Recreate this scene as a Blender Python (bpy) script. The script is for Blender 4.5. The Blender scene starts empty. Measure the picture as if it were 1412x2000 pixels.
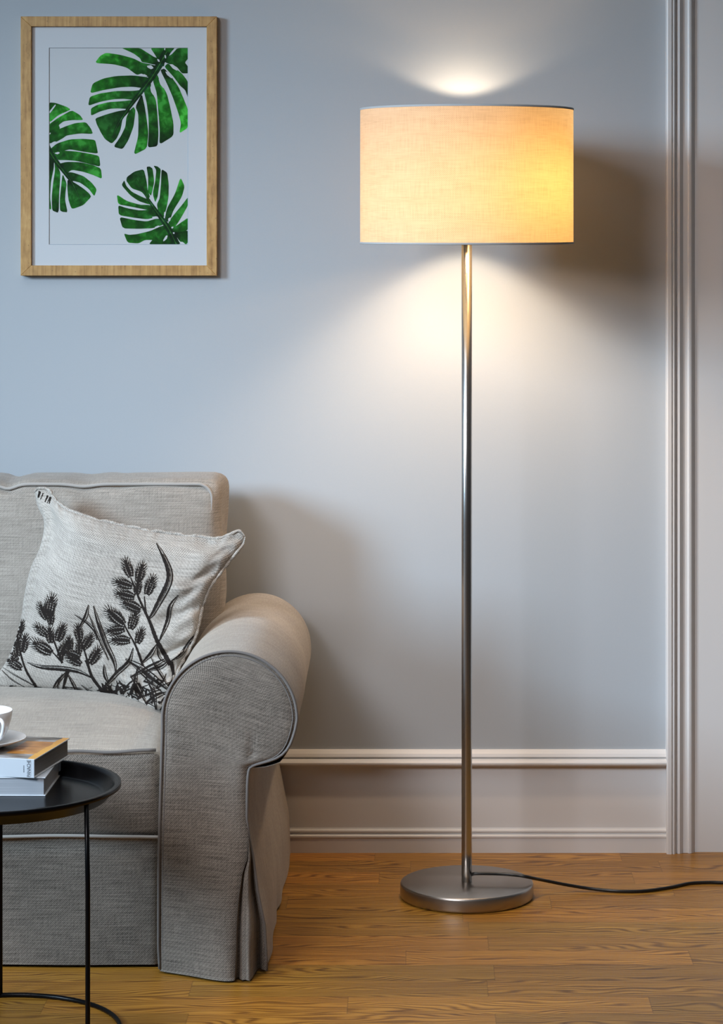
import bpy, bmesh, math, random
from mathutils import Vector, Matrix, noise
from mathutils.bvhtree import BVHTree
random.seed(7)
C = bpy.context.scene.collection
PI = math.pi
# ---- measured frame of the place: camera at the origin of X/Y, 1.45 m above the floor, looking along +Y
F, CX, CY, EYE = 5000.0, 815.0, 430.0, 1.45
def P(px, py, Y): return Vector(((px-CX)*Y/F, Y, EYE-(py-CY)*Y/F))
WALL = 5.885

# ------------------------------------------------------------------ helpers
def interp(x, xs, ys):
    if x <= xs[0]: return ys[0]
    for i in range(len(xs)-1):
        if x <= xs[i+1]:
            t = (x-xs[i])/(xs[i+1]-xs[i]); return ys[i]*(1-t)+ys[i+1]*t
    return ys[-1]
def sm(t): t = max(0, min(1, t)); return t*t*(3-2*t)
def tag(o, label=None, cat=None, group=None, kind=None):
    if label: o['label'] = label
    if cat: o['category'] = cat
    if group: o['group'] = group
    if kind: o['kind'] = kind
    return o
def empty(name, loc, label, cat, rz=0):
    o = bpy.data.objects.new(name, None); C.objects.link(o)
    o.location = loc; o.rotation_euler = (0, 0, rz); o.empty_display_size = .05
    return tag(o, label, cat)
def link(name, me, mats, parent=None, smooth=True, world=True):
    """world=True: vertices are in world space; they are moved into the parent's frame"""
    if not isinstance(mats, (list, tuple)): mats = [mats]
    for m in mats: me.materials.append(m)
    if smooth:
        for p in me.polygons: p.use_smooth = True
    o = bpy.data.objects.new(name, me); C.objects.link(o)
    if parent is not None:
        o.parent = parent
        if world:
            chain = Matrix.Identity(4); q = parent
            while q is not None:
                chain = Matrix.LocRotScale(q.location, q.rotation_euler, q.scale) @ chain; q = q.parent
            me.transform(chain.inverted())
    return o
def obj(name, bm, mats, parent=None, smooth=True, world=True, boxuv=False):
    if boxuv: box_uv(bm)
    me = bpy.data.meshes.new(name); bm.to_mesh(me); bm.free()
    return link(name, me, mats, parent, smooth, world)
def box_uv(bm):
    uv = bm.loops.layers.uv.verify()
    bm.normal_update()
    for f in bm.faces:
        n = f.normal; ax = max(range(3), key=lambda i: abs(n[i]))
        for l in f.loops:
            c = l.vert.co
            l[uv].uv = (c.y, c.z) if ax == 0 else (c.x, c.z) if ax == 1 else (c.x, c.y)
def bx(bm, x0, x1, y0, y1, z0, z1, mi=0):
    v = [bm.verts.new((x, y, z)) for x in (x0, x1) for y in (y0, y1) for z in (z0, z1)]
    fs = [(0,1,3,2),(4,6,7,5),(0,4,5,1),(2,3,7,6),(0,2,6,4),(1,5,7,3)]
    for f in fs: bm.faces.new([v[i] for i in f]).material_index = mi
    return v
def bevel(bm, w, seg=2):
    bmesh.ops.bevel(bm, geom=[e for e in bm.edges], offset=w, segments=seg, profile=.6, affect='EDGES', clamp_overlap=True)
def grid(bm, pts, closed_u=False, mi=0, flip=False):
    """pts[i][j] -> quads with arc-length uv (metres)"""
    uv = bm.loops.layers.uv.verify()
    n, m = len(pts), len(pts[0])
    V = [[bm.verts.new(p) for p in r] for r in pts]
    U = [[0.0]*m for _ in range(n)]; W = [[0.0]*m for _ in range(n)]
    for i in range(n):
        for j in range(m):
            if j: W[i][j] = W[i][j-1]+(Vector(pts[i][j])-Vector(pts[i][j-1])).length
            if i: U[i][j] = U[i-1][j]+(Vector(pts[i][j])-Vector(pts[i-1][j])).length
    for i in range(n-1):
        for j in range(m-1):
            idx = [(i,j),(i+1,j),(i+1,j+1),(i,j+1)]
            if flip: idx = idx[::-1]
            try: f = bm.faces.new([V[a][b] for a, b in idx])
            except ValueError: continue
            f.material_index = mi
            for l, (a, b) in zip(f.loops, idx): l[uv].uv = (U[a][b], W[a][b])
    return V
def catmull(pts, n=8):
    pts = [Vector(p) for p in pts]; out = []
    q = [2*pts[0]-pts[1]]+pts+[2*pts[-1]-pts[-2]]
    for i in range(1, len(q)-2):
        a, b, c, d = q[i-1:i+3]
        for k in range(n):
            t = k/n
            out.append(.5*((2*b)+(c-a)*t+(2*a-5*b+4*c-d)*t*t+(3*b-a-3*c+d)*t**3))
    out.append(pts[-1]); return out
def tube(bm, pts, r, seg=10, cap=True, closed=False):
    pts = [Vector(p) for p in pts]; n = len(pts); rings = []; up = None
    for i, p in enumerate(pts):
        if closed: d = pts[(i+1) % n]-pts[i-1]
        else: d = pts[min(i+1, n-1)]-pts[max(i-1, 0)]
        d.normalize()
        if up is None:
            up = Vector((0,0,1)) if abs(d.z) < .9 else Vector((1,0,0))
        a = d.cross(up)
        if a.length < 1e-6: a = d.orthogonal()
        a.normalize(); b = a.cross(d).normalized(); up = b
        rr = r[i] if isinstance(r, (list, tuple)) else r
        rings.append([bm.verts.new(p+(a*math.cos(2*PI*k/seg)+b*math.sin(2*PI*k/seg))*rr) for k in range(seg)])
    for i in range(n if closed else n-1):
        A, B = rings[i], rings[(i+1) % n]
        for k in range(seg): bm.faces.new((A[k], A[(k+1)%seg], B[(k+1)%seg], B[k]))
    if cap and not closed:
        bm.faces.new(rings[0][::-1]); bm.faces.new(rings[-1])
def lathe(bm, prof, c=(0,0,0), seg=96, mi=0):
    rings = []
    for r, z in prof:
        if r < 1e-6: rings.append([bm.verts.new((c[0], c[1], c[2]+z))])
        else: rings.append([bm.verts.new((c[0]+r*math.cos(2*PI*k/seg), c[1]+r*math.sin(2*PI*k/seg), c[2]+z)) for k in range(seg)])
    for A, B in zip(rings, rings[1:]):
        for k in range(seg):
            k2 = (k+1) % seg
            q = [A[k%len(A)], A[k2%len(A)], B[k2%len(B)], B[k%len(B)]]
            u = []
            for v in q:
                if v not in u: u.append(v)
            if len(u) > 2:
                try: bm.faces.new(u).material_index = mi
                except ValueError: pass
def rbox(x0, x1, y0, y1, z0, z1, r, cuts=36, fn=None):
    """rounded cushion block; fn(co, unit_coords) -> co deforms it"""
    bm = bmesh.new(); bmesh.ops.create_cube(bm, size=2)
    bmesh.ops.subdivide_edges(bm, edges=bm.edges[:], cuts=cuts, use_grid_fill=True)
    c = Vector(((x0+x1)/2, (y0+y1)/2, (z0+z1)/2)); h = Vector(((x1-x0)/2, (y1-y0)/2, (z1-z0)/2))
    for v in bm.verts:
        u = v.co.copy(); q = Vector((u.x*h.x, u.y*h.y, u.z*h.z))
        inn = Vector([max(-(h[i]-r), min(h[i]-r, q[i])) for i in range(3)])
        d = q-inn
        p = inn+d.normalized()*r if d.length > 1e-9 else q
        p = c+p
        if fn: p = fn(p, u)
        v.co = p
    return bm

# ------------------------------------------------------------------ materials
def newmat(name):
    m = bpy.data.materials.new(name); m.use_nodes = True; nt = m.node_tree
    return m, nt, nt.nodes['Principled BSDF'], nt.nodes['Material Output']
def N(nt, t, **kw):
    n = nt.nodes.new(t)
    for k, v in kw.items():
        if k in n.inputs: n.inputs[k].default_value = v
        else: setattr(n, k, v)
    return n
def M_(nt, op, a, b=None, c=None):
    n = nt.nodes.new('ShaderNodeMath'); n.operation = op
    for i, v in enumerate((a, b, c)):
        if v is None: continue
        if isinstance(v, (int, float)): n.inputs[i].default_value = v
        else: nt.links.new(v, n.inputs[i])
    return n.outputs[0]
def mixc(nt, fac, a, b, mode='MIX'):
    n = nt.nodes.new('ShaderNodeMix'); n.data_type = 'RGBA'; n.blend_type = mode
    for i, v in ((0, fac), (6, a), (7, b)):
        if isinstance(v, (int, float)): n.inputs[i].default_value = v
        elif isinstance(v, tuple): n.inputs[i].default_value = (*v[:3], 1)
        else: nt.links.new(v, n.inputs[i])
    return n.outputs[2]
def ramp(nt, fac, stops):
    n = nt.nodes.new('ShaderNodeValToRGB'); cr = n.color_ramp
    while len(cr.elements) < len(stops): cr.elements.new(.5)
    for e, (p, c) in zip(cr.elements, stops): e.position = p; e.color = (*c, 1)
    nt.links.new(fac, n.inputs[0]); return n.outputs[0]
def mapped(nt, src, sc):
    mp = nt.nodes.new('ShaderNodeMapping'); mp.inputs['Scale'].default_value = sc
    nt.links.new(src, mp.inputs['Vector']); return mp.outputs[0]
def bump(nt, b, h, strength, dist=.001):
    n = N(nt, 'ShaderNodeBump'); n.inputs['Strength'].default_value = strength; n.inputs['Distance'].default_value = dist
    nt.links.new(h, n.inputs['Height']); nt.links.new(n.outputs[0], b.inputs['Normal'])
def plain(name, col, rough=.5, metal=0, nscale=40, namt=.05, spec=.5, bstr=0):
    m, nt, b, o = newmat(name)
    tc = N(nt, 'ShaderNodeTexCoord'); nz = N(nt, 'ShaderNodeTexNoise', Scale=nscale, Detail=4)
    nt.links.new(tc.outputs['Object'], nz.inputs['Vector'])
    c = mixc(nt, nz.outputs[0], tuple(x*(1-namt) for x in col), tuple(min(1, x*(1+namt)) for x in col))
    nt.links.new(c, b.inputs['Base Color'])
    b.inputs['Roughness'].default_value = rough; b.inputs['Metallic'].default_value = metal
    b.inputs['Specular IOR Level'].default_value = spec
    if bstr: bump(nt, b, nz.outputs[0], bstr)
    return m
def fabric(name, dark, light, p=.0042, contrast=1.0, fuzz=.12, swap=False):
    m, nt, b, o = newmat(name)
    uv = N(nt, 'ShaderNodeUVMap'); sep = N(nt, 'ShaderNodeSeparateXYZ'); nt.links.new(uv.outputs[0], sep.inputs[0])
    u, v = sep.outputs[0], sep.outputs[1]
    jit = N(nt, 'ShaderNodeTexNoise', Scale=90, Detail=2); nt.links.new(uv.outputs[0], jit.inputs['Vector'])
    j = M_(nt, 'MULTIPLY', jit.outputs[0], 3.0)
    k = 2*PI/p
    s1 = M_(nt, 'SINE', M_(nt, 'ADD', M_(nt, 'MULTIPLY', M_(nt, 'ADD', u, v), k), j))
    s2 = M_(nt, 'SINE', M_(nt, 'MULTIPLY', M_(nt, 'SUBTRACT', u, M_(nt, 'MULTIPLY', v, 1.0)), k*.5))
    w = M_(nt, 'ADD', M_(nt, 'MULTIPLY', s1, .5), M_(nt, 'MULTIPLY', s2, .18))
    def slub(sc, seed):
        nz = N(nt, 'ShaderNodeTexNoise', Scale=1, Detail=3, Roughness=.6)
        mp = nt.nodes.new('ShaderNodeMapping'); mp.inputs['Scale'].default_value = sc; mp.inputs['Location'].default_value = (seed, seed, 0)
        nt.links.new(uv.outputs[0], mp.inputs[0]); nt.links.new(mp.outputs[0], nz.inputs['Vector']); return nz.outputs[0]
    a = slub((520, 14, 1), 3) if swap else slub((14, 520, 1), 3); c = slub((30, 480, 1), 9) if swap else slub((480, 30, 1), 9)
    big = slub((5, 5, 1), 5)
    t = M_(nt, 'ADD', M_(nt, 'MULTIPLY', a, .62), M_(nt, 'MULTIPLY', c, .33))
    t = M_(nt, 'ADD', t, M_(nt, 'MULTIPLY', w, .20*contrast))
    t = M_(nt, 'ADD', t, M_(nt, 'MULTIPLY', M_(nt, 'SUBTRACT', big, .5), .25))
    col = ramp(nt, t, [(.22, dark), (.5, tuple((x+y)/2 for x, y in zip(dark, light))), (.74, light)])
    nt.links.new(col, b.inputs['Base Color'])
    b.inputs['Roughness'].default_value = .95; b.inputs['Specular IOR Level'].default_value = .15
    b.inputs['Sheen Weight'].default_value = fuzz; b.inputs['Sheen Roughness'].default_value = .5
    bump(nt, b, t, .55, .0012)
    return m
MAT = {}
MAT['sofa'] = fabric('heather_linen_shade_tone', (.028,.024,.020), (.36,.31,.262))  # darker copy of the linen, shade of the sofa fronts painted in
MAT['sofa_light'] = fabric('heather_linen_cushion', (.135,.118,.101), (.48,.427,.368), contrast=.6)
MAT['sofa_lit'] = fabric('heather_linen_lit_tone', (.19,.166,.14), (.55,.485,.41), contrast=.5)  # lighter copy of the linen, light on arms and seat tops put into the colour
MAT['pillow'] = fabric('natural_canvas', (.13,.114,.098), (.61,.552,.485), p=.0044, contrast=1.05)
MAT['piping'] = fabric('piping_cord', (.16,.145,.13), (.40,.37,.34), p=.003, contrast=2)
MAT['piping_dark'] = fabric('piping_cord_dark', (.05,.046,.043), (.19,.175,.165), p=.003, contrast=2)  # darker tone of the piping cord
MAT['ink'] = plain('black_textile_ink', (.018,.014,.012), .9, nscale=900, namt=.7, spec=.1)
MAT['white'] = plain('white_satin_paint', (.66,.65,.64), .42, nscale=3, namt=.02)
MAT['black'] = plain('black_powder_coat', (.003,.003,.0035), .27, nscale=300, namt=.2, spec=.16)
MAT['porcelain'] = plain('white_porcelain', (.80,.81,.82), .12, nscale=5, namt=.01)
MAT['rubber'] = plain('black_cable', (.008,.008,.008), .35, nscale=200)
MAT['cover_white'] = plain('white_book_cover', (.62,.68,.74), .3, nscale=10, namt=.03)
MAT['text'] = plain('book_print_black', (.02,.025,.04), .6)
MAT['mat_board'] = plain('white_mat_board', (.50,.515,.53), .7, nscale=400, namt=.015)
MAT['bevel'] = plain('mat_bevel', (.30,.34,.38), .7)
MAT['paper'] = plain('print_paper', (.475,.49,.50), .6, nscale=300, namt=.01)

def wall_mat():
    m, nt, b, o = newmat('grey_blue_wall_paint')
    tc = N(nt, 'ShaderNodeTexCoord'); nz = N(nt, 'ShaderNodeTexNoise', Scale=260, Detail=5)
    nt.links.new(tc.outputs['Object'], nz.inputs['Vector'])
    col = mixc(nt, nz.outputs[0], (.372,.398,.42), (.388,.413,.436)); nt.links.new(col, b.inputs['Base Color'])
    b.inputs['Roughness'].default_value = .72; b.inputs['Specular IOR Level'].default_value = .3
    bump(nt, b, nz.outputs[0], .06, .001); return m
MAT['wall'] = wall_mat()

def floor_mat():
    m, nt, b, o = newmat('oak_strip_floor')
    tc = N(nt, 'ShaderNodeTexCoord'); sep = N(nt, 'ShaderNodeSeparateXYZ'); nt.links.new(tc.outputs['Object'], sep.inputs[0])
    x, y = sep.outputs[0], sep.outputs[1]
    W, L = .1015, .56
    yy = M_(nt, 'DIVIDE', M_(nt, 'SUBTRACT', y, 4.983-10*W), W)
    row = M_(nt, 'FLOOR', yy); fy = M_(nt, 'SUBTRACT', yy, row)
    rnd = N(nt, 'ShaderNodeTexWhiteNoise', noise_dimensions='1D'); nt.links.new(row, rnd.inputs['W'])
    xx = M_(nt, 'ADD', M_(nt, 'DIVIDE', x, L), M_(nt, 'MULTIPLY', rnd.outputs[0], 7.3))
    colm = M_(nt, 'FLOOR', xx); fx = M_(nt, 'SUBTRACT', xx, colm)
    cmb = N(nt, 'ShaderNodeCombineXYZ'); nt.links.new(row, cmb.inputs[0]); nt.links.new(colm, cmb.inputs[1])
    pid = N(nt, 'ShaderNodeTexWhiteNoise', noise_dimensions='3D'); nt.links.new(cmb.outputs[0], pid.inputs['Vector'])
    # grain: stretched, per-plank offset
    gx = M_(nt, 'ADD', M_(nt, 'MULTIPLY', x, 1.0), M_(nt, 'MULTIPLY', pid.outputs[0], 37.0))
    gc = N(nt, 'ShaderNodeCombineXYZ'); nt.links.new(gx, gc.inputs[0]); nt.links.new(y, gc.inputs[1]); nt.links.new(M_(nt, 'MULTIPLY', pid.outputs[0], 11.0), gc.inputs[2])
    def nz(sc, det=4, rough=.6, dist=0):
        n = N(nt, 'ShaderNodeTexNoise', Scale=1, Detail=det, Roughness=rough, Distortion=dist)
        nt.links.new(mapped(nt, gc.outputs[0], sc), n.inputs['Vector']); return n.outputs[0]
    warp = nz((2.2, 9, 1), 2)
    rings = M_(nt, 'SINE', M_(nt, 'ADD', M_(nt, 'MULTIPLY', y, 620), M_(nt, 'MULTIPLY', warp, 95)))
    rings = M_(nt, 'POWER', M_(nt, 'MULTIPLY', M_(nt, 'ADD', rings, 1), .5), 1.6)
    fine = nz((14, 420, 1), 5, .7)
    mid = nz((3, 55, 1), 3)
    t = M_(nt, 'ADD', M_(nt, 'MULTIPLY', rings, .26), M_(nt, 'ADD', M_(nt, 'MULTIPLY', fine, .34), M_(nt, 'MULTIPLY', mid, .42)))
    col = ramp(nt, t, [(.28, (.54,.275,.046)), (.5, (.35,.162,.024)), (.70, (.14,.056,.008))])
    tint = ramp(nt, pid.outputs[0], [(0, (.74,.72,.66)), (.3, (1.0,.95,.86)), (.5, (.84,.88,.74)), (.8, (1.12,.98,.86)), (1, (1.28,1.2,1.05))])
    col = mixc(nt, .9, col, tint, 'MULTIPLY')
    e1 = M_(nt, 'MINIMUM', fy, M_(nt, 'SUBTRACT', 1, fy)); e2 = M_(nt, 'MULTIPLY', M_(nt, 'MINIMUM', fx, M_(nt, 'SUBTRACT', 1, fx)), L/W)
    e = M_(nt, 'MINIMUM', e1, e2)
    gap = M_(nt, 'LESS_THAN', e, .010)
    col = mixc(nt, M_(nt, 'MULTIPLY', gap, .3), col, (.08,.035,.01))
    nt.links.new(col, b.inputs['Base Color'])
    rr = M_(nt, 'ADD', M_(nt, 'MULTIPLY', fine, .2), .27); nt.links.new(rr, b.inputs['Roughness'])
    b.inputs['Specular IOR Level'].default_value = .4
    hgt = M_(nt, 'SUBTRACT', M_(nt, 'MULTIPLY', fine, .25), gap); bump(nt, b, hgt, .3, .0006)
    return m
MAT['floor'] = floor_mat()

def frame_wood(name, vertical):
    m, nt, b, o = newmat(name)
    tc = N(nt, 'ShaderNodeTexCoord')
    # the mouldings show short vertical grain on every side
    a = N(nt, 'ShaderNodeTexNoise', Scale=1, Detail=4, Roughness=.65); nt.links.new(mapped(nt, tc.outputs['Object'], (110, 1, 14) if vertical else (140, 1, 5)), a.inputs['Vector'])
    c = N(nt, 'ShaderNodeTexNoise', Scale=55, Detail=2); nt.links.new(tc.outputs['Object'], c.inputs['Vector'])
    k = N(nt, 'ShaderNodeTexVoronoi', Scale=75); nt.links.new(tc.outputs['Object'], k.inputs['Vector'])
    t = M_(nt, 'ADD', M_(nt, 'MULTIPLY', a.outputs[0], .75), M_(nt, 'MULTIPLY', c.outputs[0], .25))
    col = ramp(nt, t, [(.3, (.24,.12,.035)), (.5, (.42,.235,.078)), (.7, (.55,.34,.13))])
    kn = M_(nt, 'LESS_THAN', k.outputs[0], .10)
    col = mixc(nt, M_(nt, 'MULTIPLY', kn, .6), col, (.16,.09,.04))
    nt.links.new(col, b.inputs['Base Color']); b.inputs['Roughness'].default_value = .5
    bump(nt, b, t, .15, .0006); return m
MAT['frame_v'] = frame_wood('bamboo_side_rail', True); MAT['frame_h'] = frame_wood('bamboo_cross_rail', False)

def leaf_mat():
    m, nt, b, o = newmat('printed_green_leaf')
    at = N(nt, 'ShaderNodeAttribute', attribute_name='Col'); tc = N(nt, 'ShaderNodeTexCoord')
    nz = N(nt, 'ShaderNodeTexNoise', Scale=55, Detail=3, Distortion=.3); nt.links.new(tc.outputs['Object'], nz.inputs['Vector'])
    c = mixc(nt, 1.0, at.outputs['Color'], ramp(nt, nz.outputs[0], [(.35, (.5,.45,.5)), (.52, (1,1,1)), (.66, (3.5,1.9,4.5))]), 'MULTIPLY')
    nt.links.new(c, b.inputs['Base Color']); b.inputs['Roughness'].default_value = .6; b.inputs['Specular IOR Level'].default_value = .15; return m
MAT['leaf'] = leaf_mat()

def metal_mat(name, col, rough, stretch):
    m, nt, b, o = newmat(name)
    tc = N(nt, 'ShaderNodeTexCoord'); nz = N(nt, 'ShaderNodeTexNoise', Scale=1, Detail=3)
    nt.links.new(mapped(nt, tc.outputs['Object'], stretch), nz.inputs['Vector'])
    nt.links.new(mixc(nt, nz.outputs[0], tuple(c*.9 for c in col), tuple(c*1.08 for c in col)), b.inputs['Base Color'])
    b.inputs['Metallic'].default_value = 1
    nt.links.new(M_(nt, 'ADD', M_(nt, 'MULTIPLY', nz.outputs[0], .12), rough-.06), b.inputs['Roughness'])
    return m
MAT['nickel'] = metal_mat('satin_nickel', (.56,.54,.52), .26, (2, 2, 2))
MAT['nickel_base'] = metal_mat('satin_nickel_base', (.42,.385,.35), .3, (3, 3, 3))
MAT['brass'] = metal_mat('warm_nickel', (.62,.56,.45), .3, (90, 90, 90))

def shade_mat():
    m, nt, b, o = newmat('woven_lampshade_linen')
    uv = N(nt, 'ShaderNodeUVMap')
    def slub(sc, seed, det=2):
        nz = N(nt, 'ShaderNodeTexNoise', Scale=1, Detail=det, Roughness=.6)
        mp = nt.nodes.new('ShaderNodeMapping'); mp.inputs['Scale'].default_value = sc; mp.inputs['Location'].default_value = (seed, seed, 0)
        nt.links.new(uv.outputs[0], mp.inputs[0]); nt.links.new(mp.outputs[0], nz.inputs['Vector']); return nz.outputs[0]
    sep = N(nt, 'ShaderNodeSeparateXYZ'); nt.links.new(uv.outputs[0], sep.inputs[0])
    a = slub((22, 420, 1), 1); c = slub((420, 22, 1), 4)
    cell = M_(nt, 'MULTIPLY', M_(nt, 'SINE', M_(nt, 'MULTIPLY', sep.outputs[0], 2*PI/.0042)), M_(nt, 'SINE', M_(nt, 'MULTIPLY', sep.outputs[1], 2*PI/.0042)))
    slow = slub((9, 60, 1), 8)
    t = M_(nt, 'ADD', M_(nt, 'ADD', M_(nt, 'MULTIPLY', a, .38), M_(nt, 'MULTIPLY', c, .38)), M_(nt, 'ADD', M_(nt, 'MULTIPLY', cell, .11), M_(nt, 'MULTIPLY', slow, .24)))
    col = ramp(nt, t, [(.25, (.62,.52,.38)), (.5, (.80,.71,.56)), (.7, (.88,.80,.66))])
    tcol = mixc(nt, 1.0, col, (1.0,.83,.52), 'MULTIPLY')
    bp = N(nt, 'ShaderNodeBump'); bp.inputs['Strength'].default_value = .5; bp.inputs['Distance'].default_value = .0012; nt.links.new(t, bp.inputs['Height'])
    d = N(nt, 'ShaderNodeBsdfDiffuse'); tr = N(nt, 'ShaderNodeBsdfTranslucent'); mx = N(nt, 'ShaderNodeMixShader')
    for s, q in ((d, col), (tr, tcol)):
        nt.links.new(q, s.inputs['Color']); nt.links.new(bp.outputs[0], s.inputs['Normal'])
    mx.inputs[0].default_value = .55
    nt.links.new(d.outputs[0], mx.inputs[1]); nt.links.new(tr.outputs[0], mx.inputs[2]); nt.links.new(mx.outputs[0], o.inputs['Surface'])
    return m
MAT['shade'] = shade_mat()
MAT['hem'] = plain('lampshade_hem_tape', (.42,.43,.43), .8, nscale=300)
def glow_mat():
    m, nt, b, o = newmat('frosted_bulb_glow')
    b.inputs['Base Color'].default_value = (.9,.85,.75,1); b.inputs['Emission Color'].default_value = (1,.72,.4,1); b.inputs['Emission Strength'].default_value = 3
    return m
MAT['bulb'] = glow_mat()
def pages_mat(name, a, c):
    m, nt, b, o = newmat(name)
    tc = N(nt, 'ShaderNodeTexCoord'); nz = N(nt, 'ShaderNodeTexNoise', Scale=1, Detail=3)
    nt.links.new(mapped(nt, tc.outputs['Object'], (3, 3, 1500)), nz.inputs['Vector'])
    nt.links.new(ramp(nt, nz.outputs[0], [(.35, a), (.65, c)]), b.inputs['Base Color']); b.inputs['Roughness'].default_value = .8
    return m
MAT['pages'] = pages_mat('book_page_block', (.15,.145,.14), (.24,.235,.225))
MAT['pages_blue'] = pages_mat('book_page_block_lower', (.30,.33,.37), (.48,.51,.55))
def cover_mat():
    m, nt, b, o = newmat('illustrated_book_cover')
    tc = N(nt, 'ShaderNodeTexCoord'); sep = N(nt, 'ShaderNodeSeparateXYZ'); nt.links.new(tc.outputs['Object'], sep.inputs[0])
    nz = N(nt, 'ShaderNodeTexNoise', Scale=1, Detail=3, Distortion=.6); nt.links.new(mapped(nt, tc.outputs['Object'], (14, 45, 1)), nz.inputs['Vector'])
    img = ramp(nt, nz.outputs[0], [(.34, (.05,.045,.04)), (.46, (.22,.19,.16)), (.55, (.34,.34,.35)), (.64, (.45,.47,.50)), (.72, (.20,.08,.03))])
    # object frame: +x = right edge at 0, y = 0 at the spine
    rust = ramp(nt, nz.outputs[0], [(.4, (.42,.17,.03)), (.6, (.58,.27,.06)), (.7,(.75,.62,.5))])
    dx = M_(nt, 'ABSOLUTE', M_(nt, 'ADD', sep.outputs[0], .035)); dy = M_(nt, 'ABSOLUTE', M_(nt, 'SUBTRACT', sep.outputs[1], .095))
    inr = M_(nt, 'MULTIPLY', M_(nt, 'LESS_THAN', dx, .034), M_(nt, 'LESS_THAN', dy, .055))
    col = mixc(nt, inr, img, rust)
    edge = M_(nt, 'GREATER_THAN', M_(nt, 'ADD', sep.outputs[0], M_(nt, 'MULTIPLY', nz.outputs[0], .012)), -.009)
    col = mixc(nt, edge, col, (.72,.36,.045))
    nt.links.new(col, b.inputs['Base Color']); b.inputs['Roughness'].default_value = .32
    return m
MAT['cover_pic'] = cover_mat()

# ------------------------------------------------------------------ room
def struct(name, bm, mat, smooth=False):
    o = obj(name, bm, mat, smooth=smooth); o['kind'] = 'structure'; return o
bm = bmesh.new(); bx(bm, -3.2, 1.7, 1.2, 6.1, -.05, 0); struct('floor', bm, MAT['floor'])
bm = bmesh.new(); bx(bm, -3.2, 1.7, WALL, 6.1, 0, 2.75); struct('wall_back', bm, MAT['wall'])
def extrude_profile(prof, axis, a, b_):
    """prof: (offset out of the wall, coordinate) list, swept along axis"""
    bm = bmesh.new(); rings = []
    for s in (a, b_):
        rings.append([bm.verts.new((s, WALL-d, t) if axis == 'x' else (t, WALL-d, s)) for d, t in prof])
    n = len(prof)
    for i in range(n): bm.faces.new((rings[0][i], rings[0][(i+1)%n], rings[1][(i+1)%n], rings[1][i]))
    bm.faces.new(rings[0][::-1]); bm.faces.new(rings[1]); bmesh.ops.recalc_face_normals(bm, faces=bm.faces[:])
    return bm
def zz(py, Y=5.862): return EYE-(py-CY)*Y/F
def arc(c, r, a0, a1, n=7): return [(c[0]+r*math.sin(math.radians(a0+(a1-a0)*i/n)), c[1]+r*math.cos(math.radians(a0+(a1-a0)*i/n))) for i in range(n+1)]
Xc = (1302-CX)*5.865/F        # left side of the door casing
prof = [(0, zz(1467)), (.006, zz(1467)), (.009, zz(1469)), (.014, zz(1474)), (.017, zz(1479)), (.017, zz(1480.5)), (.0135, zz(1481)), (.0135, zz(1483)), (.020, zz(1484)),
        (.026, zz(1486)), (.030, zz(1489)), (.030, zz(1492)), (.026, zz(1495.5)), (.019, zz(1497)), (.010, zz(1497.4)),
        (.009, zz(1500)), (.009, zz(1619)), (.010, zz(1621.5)), (.014, zz(1622.3)), (.0165, zz(1624)), (.0165, zz(1626.5)), (.014, zz(1628)), (.014, zz(1631)), (.019, zz(1632)),
        (.021, zz(1633.5)), (.021, zz(1636.5)), (.019, zz(1637.5)), (.019, 0), (0, 0)]
struct('baseboard_back', extrude_profile(prof, 'x', -3.2, Xc+.002), MAT['white'])
def xx_(px): return (px-CX)*5.855/F
pv = [(0, xx_(1302)), (.030, xx_(1302)), (.032, xx_(1304.5)), (.032, xx_(1311.5)), (.0275, xx_(1312.6)), (.0275, xx_(1313.4)), (.031, xx_(1315)), (.031, xx_(1317)), (.026, xx_(1320.5)), (.0215, xx_(1321.5)),
      (.0215, xx_(1322.5)), (.026, xx_(1324)), (.0265, xx_(1328)), (.021, xx_(1333)), (.018, xx_(1335)), (.018, xx_(1343.5)), (.021, xx_(1344.5)), (.0225, xx_(1347)), (.0215, xx_(1351)), (.014, xx_(1357)), (.010, xx_(1359)), (0, xx_(1359.5))]
struct('trim_1', extrude_profile(pv, 'z', 0, 2.6), MAT['white'])
bm = bmesh.new(); bx(bm, xx_(1358), xx_(1358)+.95, WALL-.011, WALL, .0, 2.6); struct('door_1', bm, MAT['white'])

# ------------------------------------------------------------------ framed picture
S = 460/1412
pic = empty('framed_picture', P(232, 285, WALL), 'bamboo-framed print of three green monstera leaves hanging on the wall', 'picture')
YF = WALL-.022
def fx(px): return P(px, 0, YF).x
def fz(py): return P(0, py, YF).z
fo = (fx(40.3), fx(423.5), fz(538.5), fz(32)); fi = (fx(61), fx(403.5), fz(518.5), fz(51.5))
for nm, pts, mt in (('frame_rail', [(fo[0],fo[3]),(fo[1],fo[3]),(fi[1],fi[3]),(fi[0],fi[3])], 'frame_h'), ('frame_rail', [(fo[0],fo[2]),(fi[0],fi[2]),(fi[1],fi[2]),(fo[1],fo[2])], 'frame_h'),
                    ('frame_rail', [(fo[0],fo[2]),(fo[0],fo[3]),(fi[0],fi[3]),(fi[0],fi[2])], 'frame_v'), ('frame_rail', [(fo[1],fo[2]),(fi[1],fi[2]),(fi[1],fi[3]),(fo[1],fo[3])], 'frame_v')):
    bm = bmesh.new()
    a = [bm.verts.new((x, YF, z)) for x, z in pts]; c = [bm.verts.new((x, WALL-.001, z)) for x, z in pts]
    bm.faces.new(a); bm.faces.new(c[::-1])
    for i in range(4): bm.faces.new((a[i], c[i], c[(i+1)%4], a[(i+1)%4]))
    bmesh.ops.recalc_face_normals(bm, faces=bm.faces[:]); bevel(bm, .0008, 1)
    obj(nm, bm, MAT[mt], pic, smooth=False)
YM = WALL-.014
def mp(px, py, Y): p = P(px, py, Y); return p
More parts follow.
